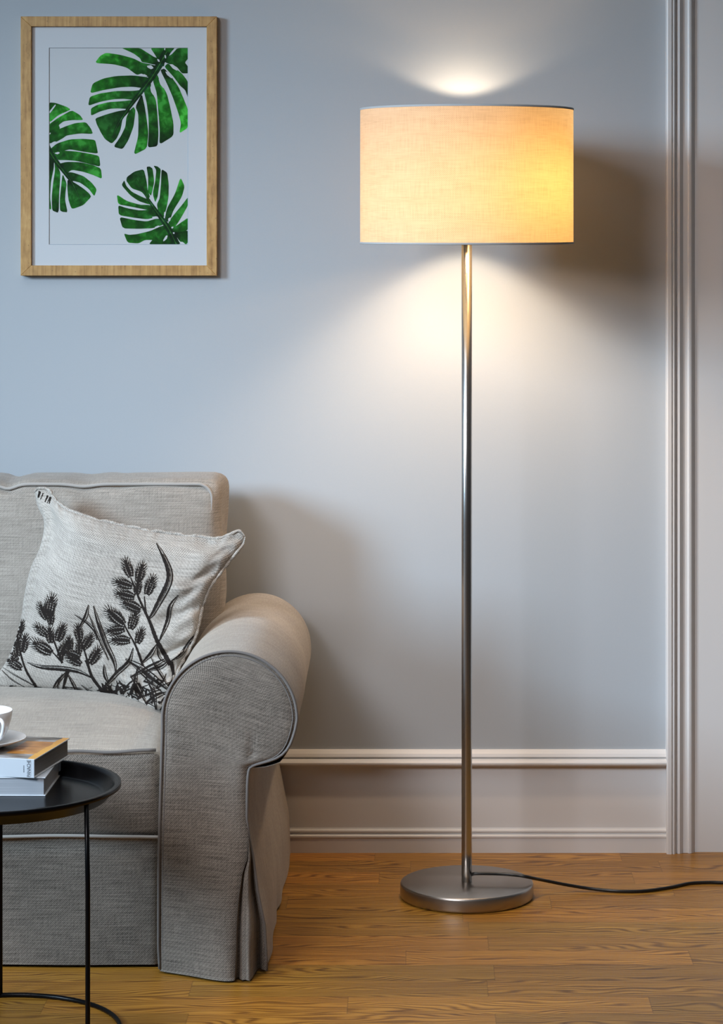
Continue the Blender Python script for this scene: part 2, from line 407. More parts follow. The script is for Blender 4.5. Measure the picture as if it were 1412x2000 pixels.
# mat board with a window cut in it
x0, x1, z0, z1 = P(95.5,0,YM).x, P(367.5,0,YM).x, P(0,478,YM).z, P(0,93,YM).z
bm = bmesh.new()
o_ = [(fi[0]-.003,fi[2]-.003),(fi[1]+.003,fi[2]-.003),(fi[1]+.003,fi[3]+.003),(fi[0]-.003,fi[3]+.003)]; i_ = [(x0,z0),(x1,z0),(x1,z1),(x0,z1)]
A = [bm.verts.new((x,YM,z)) for x,z in o_]; B = [bm.verts.new((x,YM,z)) for x,z in i_]; D = [bm.verts.new((x+(.0012 if x==x0 else -.0012),YM+.0016,z+(.0012 if z==z0 else -.0012))) for x,z in i_]
for i in range(4):
    bm.faces.new((A[i],A[(i+1)%4],B[(i+1)%4],B[i])); bm.faces.new((B[i],B[(i+1)%4],D[(i+1)%4],D[i])).material_index = 1
obj('mat_board', bm, [MAT['mat_board'], MAT['bevel']], pic, smooth=False)
# the print: paper plus the printed leaves (zoomed-photo coordinates, 3.07 per pixel)
leaves = [
 dict(mid=[(1000,310),(925,440),(860,530),(770,650),(700,760),(672,855)], w=(48,4), lobes=[
  [(722,285),(840,288),(890,320),(930,345),(985,350),(985,400),(940,390),(880,378),(850,372),(840,350),(800,320)],
  [(568,378),(600,335),(635,316),(720,328),(800,350),(850,375),(900,385),(960,400),(930,460),(880,462),(850,440),(820,450),(760,405),(680,385)],
  [(900,470),(880,462),(800,452),(700,455),(620,470),(555,500),(540,560),(620,540),(720,523),(795,520),(870,530),(900,500)],
  [(870,535),(800,545),(700,545),(600,560),(538,580),(528,635),(600,610),(680,595),(740,592),(800,600),(850,570)],
  [(820,595),(740,606),(650,612),(580,630),(545,650),(545,695),(600,668),(660,652),(710,650),(780,655)],
  [(780,655),(712,665),(640,685),(570,710),(580,745),(605,795),(630,835),(670,862),(700,830),(722,780),(735,712),(775,670)],
  [(775,665),(757,705),(752,760),(722,820),(680,880),(735,895),(770,840),(800,760),(808,700),(812,660),(800,640)],
  [(812,640),(828,680),(830,740),(828,820),(800,930),(880,890),(890,800),(880,720),(868,640),(850,560)],
  [(860,540),(880,620),(890,700),(892,800),(885,885),(945,877),(950,800),(945,700),(935,600),(905,540),(905,490)],
  [(915,480),(940,560),(950,680),(958,780),(955,868),(1040,815),(1040,740),(1020,640),(1000,560),(965,500),(940,440)],
  [(960,420),(1000,500),(1035,580),(1070,680),(1085,740),(1075,800),(1128,765),(1128,660),(1100,590),(1070,520),(1020,450),(985,410)],
  [(985,400),(1040,460),(1080,515),(1110,540),(1128,590),(1128,490),(1090,440),(1040,400),(1005,380)],
  [(990,375),(1060,400),(1090,440),(1128,440),(1128,400),(1108,375),(1128,350),(1128,285),(1060,290),(1015,325),(985,350)],
  [(900,285),(1050,285),(1020,320),(1000,350),(960,380),(930,330)]],
  holes=[[(880,395),(905,390),(922,408),(905,415),(885,405)],[(845,450),(865,444),(885,456),(865,460)],[(942,352),(955,358),(958,372),(946,368)],[(986,330),(995,332),(996,350),(988,348)],
   [(900,520),(912,515),(925,560),(918,570),(905,550)],[(950,470),(970,480),(988,515),(980,530),(960,505)],[(990,428),(1005,432),(1035,465),(1028,470),(1002,450)],[(1015,385),(1035,385),(1068,412),(1062,425),(1035,410)],
   [(858,568),(866,568),(868,590),(862,592)],[(985,285),(992,285),(990,302),(984,298)],[(1012,335),(1035,300),(1060,292),(1030,325)]]),
 dict(mid=[(270,860),(320,945),(400,1050),(440,1110),(492,1232)], w=(40,4), lobes=[
  [(294,614),(330,616),(400,640),(425,657),(350,690),(294,738)],
  [(294,745),(350,705),(430,660),(480,690),(500,720),(430,720),(380,728),(352,750),(360,770),(330,800),(294,800)],
  [(294,790),(350,775),(400,755),(450,738),(515,732),(545,770),(558,803),(480,800),(400,812),(375,830),(330,855),(294,860)],
  [(294,900),(340,860),(420,835),(500,832),(570,838),(580,880),(588,922),(500,910),(420,895),(380,905),(330,915),(294,910)],
  [(300,920),(360,905),(380,903),(460,908),(540,922),(595,935),(602,1000),(540,985),(460,965),(400,960),(345,960)],
  [(340,985),(400,970),(480,972),(560,990),(605,1010),(612,1073),(560,1050),(500,1030),(430,1018),(400,1040),(375,1030)],
  [(385,1035),(430,1032),(500,1055),(550,1095),(580,1135),(566,1178),(530,1130),(480,1095),(440,1085),(415,1085)],
  [(405,1075),(450,1097),(500,1130),(535,1160),(547,1180),(500,1230),(430,1255),(410,1200),(403,1120)],
  [(400,1100),(393,1150),(390,1200),(405,1273),(375,1270),(360,1262),(358,1200),(365,1130),(375,1040)],
  [(362,1030),(360,1090),(355,1150),(352,1278),(312,1262),(310,1180),(318,1100),(330,1020),(325,960)],
  [(294,925),(325,955),(322,1010),(305,1090),(300,1180),(308,1258),(294,1250)]],
  holes=[[(296,668),(330,626),(336,630),(298,682)],[(300,862),(325,848),(342,850),(325,864)],[(326,918),(348,910),(360,916),(344,926)],[(355,965),(366,962),(372,975),(362,974)],[(294,796),(305,796),(300,806),(294,806)]]),
 dict(mid=[(1060,1470),(1010,1370),(940,1270),(880,1180),(825,1075)], w=(44,4), lobes=[
  [(862,1014),(805,1028),(760,1062),(757,1085),(790,1130),(850,1150),(885,1195),(900,1180),(885,1140),(878,1080)],
  [(745,1080),(728,1110),(780,1170),(830,1205),(880,1222),(910,1230),(900,1200),(850,1180),(790,1150),(757,1115)],
  [(700,1165),(708,1225),(790,1240),(880,1258),(930,1265),(925,1238),(890,1228),(840,1228),(760,1205)],
  [(708,1230),(712,1290),(800,1305),(880,1315),(945,1300),(940,1275),(915,1255),(840,1262),(760,1248)],
  [(715,1300),(735,1370),(840,1372),(920,1368),(985,1345),(975,1310),(930,1312),(880,1328),(800,1318)],
  [(742,1400),(765,1455),(830,1460),(870,1438),(930,1440),(995,1385),(985,1350),(950,1362),(900,1385),(820,1404),(775,1408)],
  [(890,1467),(920,1430),(960,1400),(1000,1360),(1040,1400),(1062,1467)],
  [(878,1000),(888,1060),(888,1110),(886,1150),(905,1175),(912,1150),(925,1090),(915,1010),(897,998)],
  [(920,993),(937,1020),(930,1090),(915,1160),(930,1215),(945,1180),(955,1100),(965,1015),(945,998)],
  [(968,1013),(1003,1035),(1012,1110),(1010,1180),(1000,1240),(980,1310),(950,1280),(940,1225),(957,1190),(965,1100)],
  [(1082,1062),(1107,1118),(1090,1180),(1040,1260),(1015,1330),(985,1325),(1000,1250),(1050,1160)],
  [(1128,1180),(1128,1230),(1080,1315),(1050,1360),(1010,1365),(1010,1330),(1040,1290),(1090,1230)],
  [(1128,1305),(1128,1378),(1080,1395),(1030,1415),(1020,1370),(1060,1352),(1090,1330)],
  [(1040,1395),(1075,1392),(1128,1380),(1128,1450),(1115,1467),(1095,1450),(1080,1450)]],
  holes=[[(985,1270),(996,1272),(992,1292),(982,1292)],[(1008,1310),(1024,1302),(1022,1322),(1010,1330)],[(1028,1360),(1040,1358),(1038,1368),(1028,1370)],[(912,1300),(940,1296),(938,1308),(915,1310)],
   [(978,1440),(995,1412),(1006,1412),(1000,1432),(980,1448)],[(925,1362),(950,1352),(962,1356),(940,1368)],[(1036,1394),(1046,1392),(1046,1402),(1038,1402)]])]
CK = .14
def chaikin(p):
    o = []
    for i in range(len(p)):
        a, b = p[i], p[(i+1) % len(p)]
        o += [(a[0]*(1-CK)+b[0]*CK, a[1]*(1-CK)+b[1]*CK), (a[0]*CK+b[0]*(1-CK), a[1]*CK+b[1]*(1-CK))]
    return o
bm = bmesh.new(); cl = bm.loops.layers.float_color.new('Col')
YP = YM+.0018
def quadface(pts, Y, mi, cols=None):
    v = [bm.verts.new(P(x*S, y*S, Y)) for x, y in pts]
    f = bm.faces.new(v); f.material_index = mi
    if cols:
        for l, c in zip(f.loops, cols): l[cl] = (*c, 1)
    return f
pp = [(x0-.004,z0-.004),(x1+.004,z0-.004),(x1+.004,z1+.004),(x0-.004,z1+.004)]
f = bm.faces.new([bm.verts.new((x, YP, z)) for x, z in pp]); f.material_index = 0
for L in leaves:
    mid = L['mid']
    def dmid(p):
        best = 1e9
        for a, b in zip(mid, mid[1:]):
            t = max(0, min(1, ((p[0]-a[0])*(b[0]-a[0])+(p[1]-a[1])*(b[1]-a[1]))/((b[0]-a[0])**2+(b[1]-a[1])**2)))
            best = min(best, math.hypot(p[0]-a[0]-t*(b[0]-a[0]), p[1]-a[1]-t*(b[1]-a[1])))
        return best
    dk, md, lt = (.001,.012,.003), (.003,.075,.005), (.018,.22,.008)
    for k, lobe in enumerate(L['lobes']):
        q = chaikin(chaikin(lobe)); br = .75+.5*random.random(); n = len(q)
        cen = (sum(a for a, _ in q)/n, sum(b for _, b in q)/n)
        def colr(p, edge):
            d = min(1, dmid(p)/260)
            c = [a*(1-d)+b*d for a, b in zip(dk, md)]
            if edge: up = .35+.65*d; c = [a*(1-.55*up)+b*.55*up for a, b in zip(c, lt)]
            a_ = (p[0]-cen[0])*.35+(p[1]-cen[1])*.95
            g = 1+.75*sgn*a_/wd*1.2
            return [max(.0005, a*br*max(.12, g)) for a in c]
        Yk = YP-.00010-.000008*k; sgn = random.choice((-1, 1)); wd = max(math.hypot(x-cen[0], y-cen[1]) for x, y in q)
        # rim ring, inner body
        inner = [(cen[0]+(x-cen[0])*.8, cen[1]+(y-cen[1])*.8) for x, y in q]
        f = quadface(q, Yk, 1, [colr(p, True) for p in q])
    # dark midrib body and the fine rib
    for (wa, wb), Yo, c in ((L['w'], .00025, (.002,.026,.004)), ((5, 2.5), .0003, (.02,.12,.012))):
        pts = [(v.x, v.y) for v in catmull([(a, b, 0) for a, b in mid], 6)]; nn = len(pts)
        lef, rig = [], []
        for i, p in enumerate(pts):
            a, b = pts[max(0, i-1)], pts[min(nn-1, i+1)]; dx, dy = b[0]-a[0], b[1]-a[1]; l_ = math.hypot(dx, dy) or 1
            w = (wa+(wb-wa)*i/(nn-1))/2
            lef.append((p[0]-dy/l_*w, p[1]+dx/l_*w)); rig.append((p[0]+dy/l_*w, p[1]-dx/l_*w))
        for i in range(nn-1): quadface([lef[i], lef[i+1], rig[i+1], rig[i]], YP-Yo, 1, [c]*4)
    for h in L['holes']: quadface(chaikin(h), YP-.00036, 0)
for co, no in (((x0+.0008,0,0),(-1,0,0)), ((x1-.0008,0,0),(1,0,0)), ((0,0,z0+.0008),(0,0,-1)), ((0,0,z1-.0008),(0,0,1))):
    g = [e for e in list(bm.verts)+list(bm.edges)+list(bm.faces)]
    bmesh.ops.bisect_plane(bm, geom=g, plane_co=co, plane_no=no, clear_outer=True, clear_inner=False)
for f in bm.faces:
    if f.normal.y > 0: f.normal_flip()
bmesh.ops.triangulate(bm, faces=[f for f in bm.faces if len(f.verts) > 4])
obj('leaf_print', bm, [MAT['paper'], MAT['leaf']], pic, smooth=False)

# ------------------------------------------------------------------ floor lamp
LX, LY = P(911.5, 0, 5.49).x, 5.49
lamp = empty('floor_lamp', (LX, LY, 0), 'tall brushed-nickel floor lamp with a glowing cream drum shade', 'lamp')
c = (LX, LY, 0)
bm = bmesh.new(); lathe(bm, [(0,.0), (.138,.0), (.1425,.003), (.143,.006), (.143,.027), (.1415,.0305), (.139,.032), (0,.0322)], c, 160); obj('base', bm, MAT['nickel_base'], lamp)
bm = bmesh.new(); lathe(bm, [(0,.030), (.0112,.030), (.0112,.1), (.0112,.8), (.0112,1.425), (0,1.425)], c, 40); obj('pole', bm, MAT['nickel'], lamp)
ZB, ZT, R = 1.4006, 1.6885, .2285
ZB = P(0, 475.5, LY).z; ZT = P(0, 213, LY).z; R = 208*LY/F
bm = bmesh.new(); seg = 180
rows = []
for t in [0, 0.02] + [i/14 for i in range(1, 14)] + [.98, 1]:
    rows.append([Vector((LX+R*math.cos(2*PI*k/seg+PI/2), LY+R*math.sin(2*PI*k/seg+PI/2), ZB+(ZT-ZB)*t)) for k in range(seg+1)])
grid(bm, [list(r) for r in zip(*rows)]); bmesh.ops.remove_doubles(bm, verts=bm.verts[:], dist=1e-5)
shade = obj('lamp_shade', bm, MAT['shade'], lamp)
for z, s in ((ZB, 1), (ZT, -1)):
    bm = bmesh.new(); lathe(bm, [(R+.0008, z+s*.0035), (R+.0012, z), (R+.0004, z-s*.001), (R-.0014, z), (R-.0012, z+s*.0035), (R+.0008, z+s*.0035)], c, seg); obj('hem', bm, MAT['hem'], shade)
bm = bmesh.new()   # ring and three arms carrying the shade
for k in range(3):
    a = k*2*PI/3+PI/6; tube(bm, [(LX, LY, ZB+.015), (LX+(R-.002)*math.cos(a), LY+(R-.002)*math.sin(a), ZB+.004)], .0016, 8)
obj('shade_carrier', bm, MAT['nickel'], lamp)
bm = bmesh.new(); lathe(bm, [(0,1.412), (.016,1.412), (.018,1.416), (.018,1.455), (.015,1.46), (0,1.46)], c, 32); obj('socket', bm, MAT['brass'], lamp)
bm = bmesh.new(); lathe(bm, [(0,1.458), (.013,1.46), (.014,1.475), (.022,1.495), (.028,1.512), (.0295,1.525), (.027,1.54), (.018,1.552), (0,1.557)], c, 32); obj('bulb', bm, MAT['bulb'], lamp)
cz = .0037
def fl(px, py, z=cz): Y = F*(EYE-z)/(py-CY); return P(px, py, Y)
pts = [(LX+.010, LY-.004, .0475), P(930, 1706.3, LY-.012), P(975, 1706.8, LY-.014), P(1010, 1709.5, LY-.02), P(1034, 1713.6, LY-.02), fl(1066,1720.2,.029), fl(1100,1727,.018), fl(1140,1733.8,.008), fl(1175,1738,.0045), fl(1215,1740.8), fl(1260,1740), fl(1310,1733), fl(1345,1725.5), fl(1380,1723.5), fl(1412,1724), fl(1500,1728), fl(1600,1731)]
bm = bmesh.new(); pts = catmull(pts, 8); pts = [Vector((p.x, p.y, max(p.z, cz))) for p in pts]; tube(bm, pts, .0036, 10); obj('power_cord', bm, MAT['rubber'], lamp)

# ------------------------------------------------------------------ sofa
XM = -1.085           # mirror plane of the two-seat sofa
sofa = empty('sofa', (XM, 5.4, 0), 'grey-beige linen slipcovered sofa with rolled arm and piped cushions', 'sofa')
AY0, AY1 = 4.93, 5.835
def ax(px, Y=AY0): return (px-CX)*Y/F
def az(py, Y=AY0): return EYE-(py-CY)*Y/F
ROLLC = (ax(448.5), az(1404)); ROLLR = (ax(580)-ax(317))/2
# right outline of the front panel, from the floor up  (z, x)
ro = [(1917,462),(1860,464),(1800,467),(1740,470),(1700,475),(1672,485),(1640,487),(1600,482),(1536,483),(1510,484.5),(1499,488),(1494,497),(1490.5,510),(1486,526),(1479,545),(1468,558),(1453,567),(1435,574),(1415,579),(1395,580)]
so = [(1900,521),(1860,520),(1808,517),(1740,503),(1700,498),(1672,494),(1640,487),(1600,482),(1536,483),(1510,484.5),(1499,488)]
lo = [(1896,312),(1850,309.5),(1700,310),(1600,312),(1500,315),(1430,317),(1404,317)]
ROz, ROx = [az(a) for a, _ in ro], [ax(b) for _, b in ro]
SOz, SOx = [az(a) for a, _ in so], [ax(b) for _, b in so]
LOz, LOx = [az(a) for a, _ in lo], [ax(b) for _, b in lo]
ZTOP = ROLLC[1]+ROLLR
def right_x(z):
    if z > ROz[-1]: return ROLLC[0]+math.sqrt(max(0, ROLLR**2-(z-ROLLC[1])**2))
    return interp(z, ROz, ROx)
def left_x(z):
    if z > ROLLC[1]: return ROLLC[0]-math.sqrt(max(0, ROLLR**2-(z-ROLLC[1])**2))
    return interp(z, LOz, LOx)
def mirror_bm(bm):
    b2 = bm.copy()
    for v in b2.verts: v.co.x = 2*XM-v.co.x
    bmesh.ops.reverse_faces(b2, faces=b2.faces[:]); return b2
def both(name, bm, mats, parent, smooth=True):
    b2 = mirror_bm(bm); a = obj(name, bm, mats, parent, smooth); b = obj(name, b2, mats, parent if not isinstance(parent, tuple) else parent[1], smooth); return a, b
# --- arm body: roll and sides swept towards the wall
def arm_section(v):
    """v 0..1 front to back; ordered: inner bottom -> up -> over the roll -> under it -> outer side -> floor"""
    shrink = 1-.05*v; cx_ = ROLLC[0]+.0*v; cz_ = ROLLC[1]-.006*v
    Y = AY0+(AY1-AY0)*v; rr = ROLLR*shrink
    edge = sm(min(v, 1-v)/.02); rr *= .985+.015*edge
    if v > .93: rr *= math.sqrt(max(.0, 1-((v-.93)/.07)**2))*.25+.75
    out = []
    for i in range(14): z = .012+(cz_-.012)*i/14; out.append(Vector((left_x(z)+.004*sm(v*20), Y, z)))
    for i in range(64):
        a = math.radians(180-(180+41)*i/63); out.append(Vector((cx_+rr*math.cos(a), Y, cz_+rr*math.sin(a))))
    last = out[-1]
    xs = interp(az(1497), SOz, SOx)+.004*v; zs = az(1499)
    for t in (.25, .5, .75, 1): out.append(Vector((last.x*(1-t)+xs*t, Y, last.z*(1-t)+zs*t-.004*math.sin(PI*t))))
    for i in range(1, 25):
        z = zs*(1-i/24)+.008*(i/24)
        xf = interp(z, SOz, SOx)
        xb = interp(z, [0,.03,.10,.22,.32,.40], [-.287,-.288,-.291,-.316,-.322,-.322])
        w = sm(v/.25); x = xf*(1-w)+xb*w
        x += .004*math.sin(v*17+z*9)*sm((.3-z)/.3)*sm(v*6)*(1-.6*v)
        if z < .2: x -= .012*math.exp(-((v-.45)/.06)**2)*(.2-z)/.2
        out.append(Vector((x, Y, z)))
    return out
bm = bmesh.new()
vs = [0, .004, .012, .02]+[.02+.98*(i/56) for i in range(1, 57)]
secs = [arm_section(v) for v in vs]
for i, s in enumerate(secs):
    for p in s:
        n = noise.noise(Vector((p.x*7, p.y*7, p.z*7)))*.0025*sm(vs[i]*12); p.x += n; p.z += n*.6 if p.z > .1 else 0
grid(bm, [list(r) for r in zip(*secs)], flip=True)
f = bm.faces.new([v for v in bm.verts if abs(v.co.y-AY1) < 1e-6 ][::1]) if False else None
bmesh.ops.recalc_face_normals(bm, faces=bm.faces[:])
arm, arm2 = both('arm', bm, MAT['sofa_lit'], sofa)
# back closure of the arm (towards the wall)
# --- front panel
def panel_rows():
    zs = [.012+i*.0115 for i in range(34)]
    zs = sorted(set([az(1905)+.0]+[z for z in [az(p) for p in range(1900, 1500, -10)]]+[az(p) for p in (1504,1501,1499,1497,1495.5,1494,1492.5,1491,1489,1486,1482,1478,1473,1468)]+[az(p) for p in range(1460, 1404, -8)]+[ROLLC[1]+ROLLR*math.sin(math.radians(a)) for a in range(3, 90, 4)]+[ZTOP-.00005]))
    return zs
rows = []
for z in panel_rows():
    l, r = left_x(z), right_x(z); row = []
    for i in range(41):
        s = i/40; s2 = .5-.5*math.cos(PI*s)*.6-(.5-s)*.4+0; s2 = s2 if 0 <= s2 <= 1 else s
        s2 = .6*(.5-.5*math.cos(PI*s))+.4*s
        x = l+(r-l)*s2
        d = min(x-l, r-x); dz = ZTOP-z
        e = min(d, dz if z > ROLLC[1] else 9)
        if z > ROLLC[1]: e = ROLLR-math.hypot(x-ROLLC[0], z-ROLLC[1])
        puff = .010*(1-math.exp(-max(0, e)/.012))
        y = AY0+.004-puff
        y += .003*noise.noise(Vector((x*9, 3, z*5)))*sm(e/.03)
        # crease running from the notch beneath the roll
        cxr = ax(492); 
        if z < .56: y += .006*math.exp(-((x-(cxr+.000-(.0+.0)))/.006)**2)*sm((z-.41)/.01)*sm((.50-z)/.09)
        y -= .004*math.exp(-((x-ax(470))/.02)**2)*math.exp(-((z-.37)/.06)**2)
        if z < .05: y -= .003*(1-z/.05)
        y -= .062*sm((x-l)/(r-l))*sm((.36-z)/.36)
        zz_ = z
        if z < .03: zz_ = z-.010*sm((x-ax(360))/.09)*0-(0)
        row.append(Vector((x, y, max(.004, zz_))))
    rows.append(row)
bm = bmesh.new(); grid(bm, [list(q) for q in zip(*rows)]); bmesh.ops.recalc_face_normals(bm, faces=bm.faces[:])
for f in bm.faces:
    if f.normal.y > 0: bmesh.ops.reverse_faces(bm, faces=bm.faces[:]); break
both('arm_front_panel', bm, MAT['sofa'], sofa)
# --- box pleat under the outer corner
rows = []
for i in range(34):
    z = .004+(.262-.004)*i/33; l = interp(z, ROz, ROx)-.0005; r = interp(z, SOz, SOx)+.0005; k = max(0, 1-z/.262)
    row = []
    ss = [0,.04,.10,.16,.24,.32,.40,.48,.56,.62,.68,.74,.80,.88,1]
    dd = [0,.9,1.0,.45,.25,.4,.2,.05,.12,.55,1.0,1.0,.45,.1,0]
    for s, d in zip(ss, dd):
        row.append(Vector((l+(r-l)*s+.0015*math.sin(z*40+s*5)*k, AY0-.004+.026*d*min(1, k*2.2)+.002*(1-k)-.062*sm((.36-z)/.36)*(1-sm(max(0, s-.45)/.3)), z+(.003 if s > .75 else 0))))
    rows.append(row)
bm = bmesh.new(); grid(bm, rows); bmesh.ops.recalc_face_normals(bm, faces=bm.faces[:])
both('box_pleat', bm, MAT['sofa'], sofa)
# --- piping round the panel
pts = [Vector((left_x(z), AY0, z)) for z in [.008+i*.012 for i in range(int(ROLLC[1]/.012))]]
pts += [Vector((ROLLC[0]+ROLLR*math.cos(math.radians(a)), AY0, ROLLC[1]+ROLLR*math.sin(math.radians(a)))) for a in range(180, -1, -4)]
zr = [az(p) for p in (1410,1425,1440,1453,1465,1474,1481,1486,1490,1493,1496,1500,1507,1518,1536,1560,1590,1600,1610,1625,1640,1655,1672,1690,1710,1740,1775,1808,1840,1870,1896)]
for z in zr: pts.append(Vector((right_x(z) if z > az(1497) else interp(z, SOz, SOx), AY0-.001, z)))
bm = bmesh.new(); tube(bm, pts, .0028, 8)
p2 = [p+Vector((.0, -.001, 0))+((Vector((ROLLC[0], AY0, min(p.z, ROLLC[1])))-p).normalized()*.008) for p in pts[:len(pts)-19]]
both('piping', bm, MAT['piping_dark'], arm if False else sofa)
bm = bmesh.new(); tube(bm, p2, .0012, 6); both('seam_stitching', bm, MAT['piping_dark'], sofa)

# --- seats, skirt, backs
SX1 = ax(314, 4.95)-.001; 
def seat_fn(p, u):
    # crown on top; front lip almost straight, small overall waviness
    if u.z > .2:
        p.z += .040*(1-u.x**4)*(1-((u.y-.15)/1.15)**2 if abs(u.y-.15) < 1.15 else 0)*((u.z-.2)/.8)
        if u.y < -.9 : p.z -= .002
    p.y += .004*noise.noise(p*6) if u.y < -.9 else 0
    if u.y < -.98: p.y -= .010*(1-u.x**4)*(1-u.z**2)
    if u.x > .8 and u.y < 0: p.y += .010*((u.x-.8)/.2)**2
    return p
W_ = SX1-XM
seatfront = 4.972
for k in (0, 1):
    xa, xb = (XM+.002, SX1) if k == 0 else (2*XM-SX1, XM-.002)
    bm = rbox(xa, xb, seatfront, 5.66, az(1634, seatfront)-.006, az(1467, seatfront)+.001, .018, 40, seat_fn)
    bm.normal_update()
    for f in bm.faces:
        if f.normal.y < -.6: f.material_index = 1  # front-facing side takes the linen with painted shade
    s = obj('seat_cushion', bm, [MAT['sofa_lit'], MAT['sofa']], sofa, boxuv=True)
    for py, r in ((1467.5, .0033),):
        bm = bmesh.new(); z = az(py, seatfront)-.003
        q = [Vector((xa+.012+(xb-xa-.024)*i/40, seatfront+.001-.002*math.sin(PI*i/40)+(.010*((i/40-.9)/.1)**2 if i > 36 else 0)*(1-k), z+.0015*math.sin(i*.7)+.003*(i/40)*(1-k))) for i in range(41)]
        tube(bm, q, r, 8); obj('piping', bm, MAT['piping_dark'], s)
# front faces use the darker linen, their shade painted into the colour
bm = bmesh.new(); q = []
xa, xb = 2*XM-SX1, SX1
for i in range(81): q.append(Vector((xa+(xb-xa)*i/80, 4.968+.001*math.sin(i*.5), az(1634, 4.968)+.0015*math.sin(i*.21))))
tube(bm, q, .0034, 8); obj('piping', bm, MAT['piping'], sofa)
rows = []
for i in range(101):
    x = xa+(xb-xa)*i/100; row = []
    for j in range(30):
        z = .006+(az(1634, 4.97)-.006)*j/29
        y = 4.972-.008*(1-j/29)+.0025*math.sin(x*21)*(1-j/29)+.003*noise.noise(Vector((x*5, 0, z*5)))
        e = min(x-xa, xb-x)
        if e < .012: y += .014*(1-e/.012)
        if j > 25: y += .004*math.sin((j-25)/4*PI)
        row.append(Vector((x, y, z)))
    rows.append(row)
bm = bmesh.new(); grid(bm, rows, flip=True); bmesh.ops.recalc_face_normals(bm, faces=bm.faces[:])
for f in bm.faces[:1]:
    if f.normal.y > 0: bmesh.ops.reverse_faces(bm, faces=bm.faces[:])
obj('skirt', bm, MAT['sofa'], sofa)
bm = rbox(xa+.01, xb-.01, 5.0, 5.82, .02, az(1634, 4.97)-.01, .01, 6); obj('seat_base', bm, MAT['sofa'], sofa, boxuv=True)
bm = rbox(xa-.02, xb+.035, 5.74, 5.838, .06, .80, .03, 10); obj('backrest', bm, MAT['sofa'], sofa, boxuv=True)
BX1 = P(441, 0, 5.70).x
def back_fn(p, u):
    if u.y < 0: p.y -= .045*(1-u.x**2)*(1-u.z**2)*(-u.y)
    if u.y < -.6: p.y += .003*noise.noise(p*8)
    lean = (.88-p.z)/.45; p.y -= .035*lean
    if u.x > .9: p.x += (.010*noise.noise(Vector((0, p.y*6, p.z*7))))*((u.x-.9)*10)-.010*max(0, (.62-p.z)/.2)
    if u.z > .9:
        d = 0
        for c0, am, wd in ((-1.035+.14, .012, .022), (-.99+.26, .006, .03), (-.985+.33, .003, .02)): d += am*math.exp(-((p.x-c0)/wd)**2)
        p.z += -d*(.6+.4*abs(u.y)) + .003*noise.noise(Vector((p.x*9, p.y*9, 0)))
        p.z += .006*(1-u.y**2)
    return p
for k in (0, 1):
    xa_, xb_ = (XM+.006, BX1) if k == 0 else (2*XM-BX1, XM-.006)
    bm = rbox(xa_, xb_, 5.60, 5.80, .44, P(0, 938, 5.62).z, .030, 44, back_fn)
    bc = obj('back_cushion', bm, MAT['sofa_light'], sofa, boxuv=True)
    # piping follows the front rim
    zt = P(0, 944, 5.62).z; r0 = .03; xl, xr = xa_+.020, xb_-.023; path = []
    for i in range(12): path.append((xl, .47+(zt-r0-.47)*i/12))
    for a in range(180, 89, -10): path.append((xl+r0+r0*math.cos(math.radians(a)), zt-r0+r0*math.sin(math.radians(a))))
    for i in range(1, 60): path.append((xl+r0+(xr-xl-2*r0)*i/60, zt))
    for a in range(90, -1, -10): path.append((xr-r0+r0*math.cos(math.radians(a)), zt-r0+r0*math.sin(math.radians(a))))
    for i in range(1, 30): path.append((xr-.004*math.sin(i/6), zt-r0-(zt-r0-.47)*i/29))
    q = []
    for x, z in path:
        if z > zt-.004:
            for c0, am, wd in ((-1.035+.14, .010, .022), (-.99+.26, .005, .03)): z -= am*math.exp(-((x-c0)/wd)**2)
        q.append(Vector((x, 5.6025-.035*(.88-z)/.45, z)))
    bm = bmesh.new(); tube(bm, q, .0036, 8); obj('piping', bm, MAT['piping'], bc)

# ------------------------------------------------------------------ throw pillow with printed wheat
pil = empty('throw_pillow', (-.60, 5.40, .445), 'square natural-canvas throw pillow printed with black wheat ears, leaning in the sofa corner', 'cushion')
top = [(68,962,5.52),(75,954,5.515),(92,956,5.51),(106,972,5.49),(124,990,5.47),(155,1004,5.45),(210,1020,5.44),(270,1032,5.43),(330,1042,5.42),(385,1048,5.41),(425,1052,5.40),(450,1043,5.40),(468,1039,5.40),(479,1048,5.40)]
right = [(479,1048,5.40),(476,1062,5.40),(462,1080,5.39),(438,1110,5.38),(412,1145,5.36),(396,1185,5.35),(386,1230,5.33),(372,1265,5.32),(352,1300,5.31),(338,1345,5.29),(328,1392,5.27)]
left = [(68,962,5.52),(73,988,5.51),(85,1015,5.50),(85,1045,5.50),(76,1080,5.49),(60,1115,5.48),(48,1165,5.47),(42,1205,5.47),(30,1250,5.465),(10,1295,5.46),(-25,1340,5.46)]
bot = [(-25,1340,5.46),(30,1345,5.45),(80,1346,5.44),(140,1350,5.42),(190,1355,5.40),(235,1362,5.37),(270,1373,5.33),(300,1385,5.30),(328,1392,5.27)]
def curve(pl):
    pts = catmull([P(a, b, y) for a, b, y in pl], 12); acc = [0]
    for a, b in zip(pts, pts[1:]): acc.append(acc[-1]+(b-a).length)
    def f(t):
        s = t*acc[-1]
        for i in range(len(acc)-1):
            if s <= acc[i+1]: k = (s-acc[i])/max(1e-9, acc[i+1]-acc[i]); return pts[i].lerp(pts[i+1], k)
        return pts[-1]
    return f
ct, cr_, cl_, cb = map(curve, (top, right, left, bot))
cor = [ct(0), ct(1), cb(0), cb(1)]
nrm = Vector((-.10, -.97, .20)).normalized()
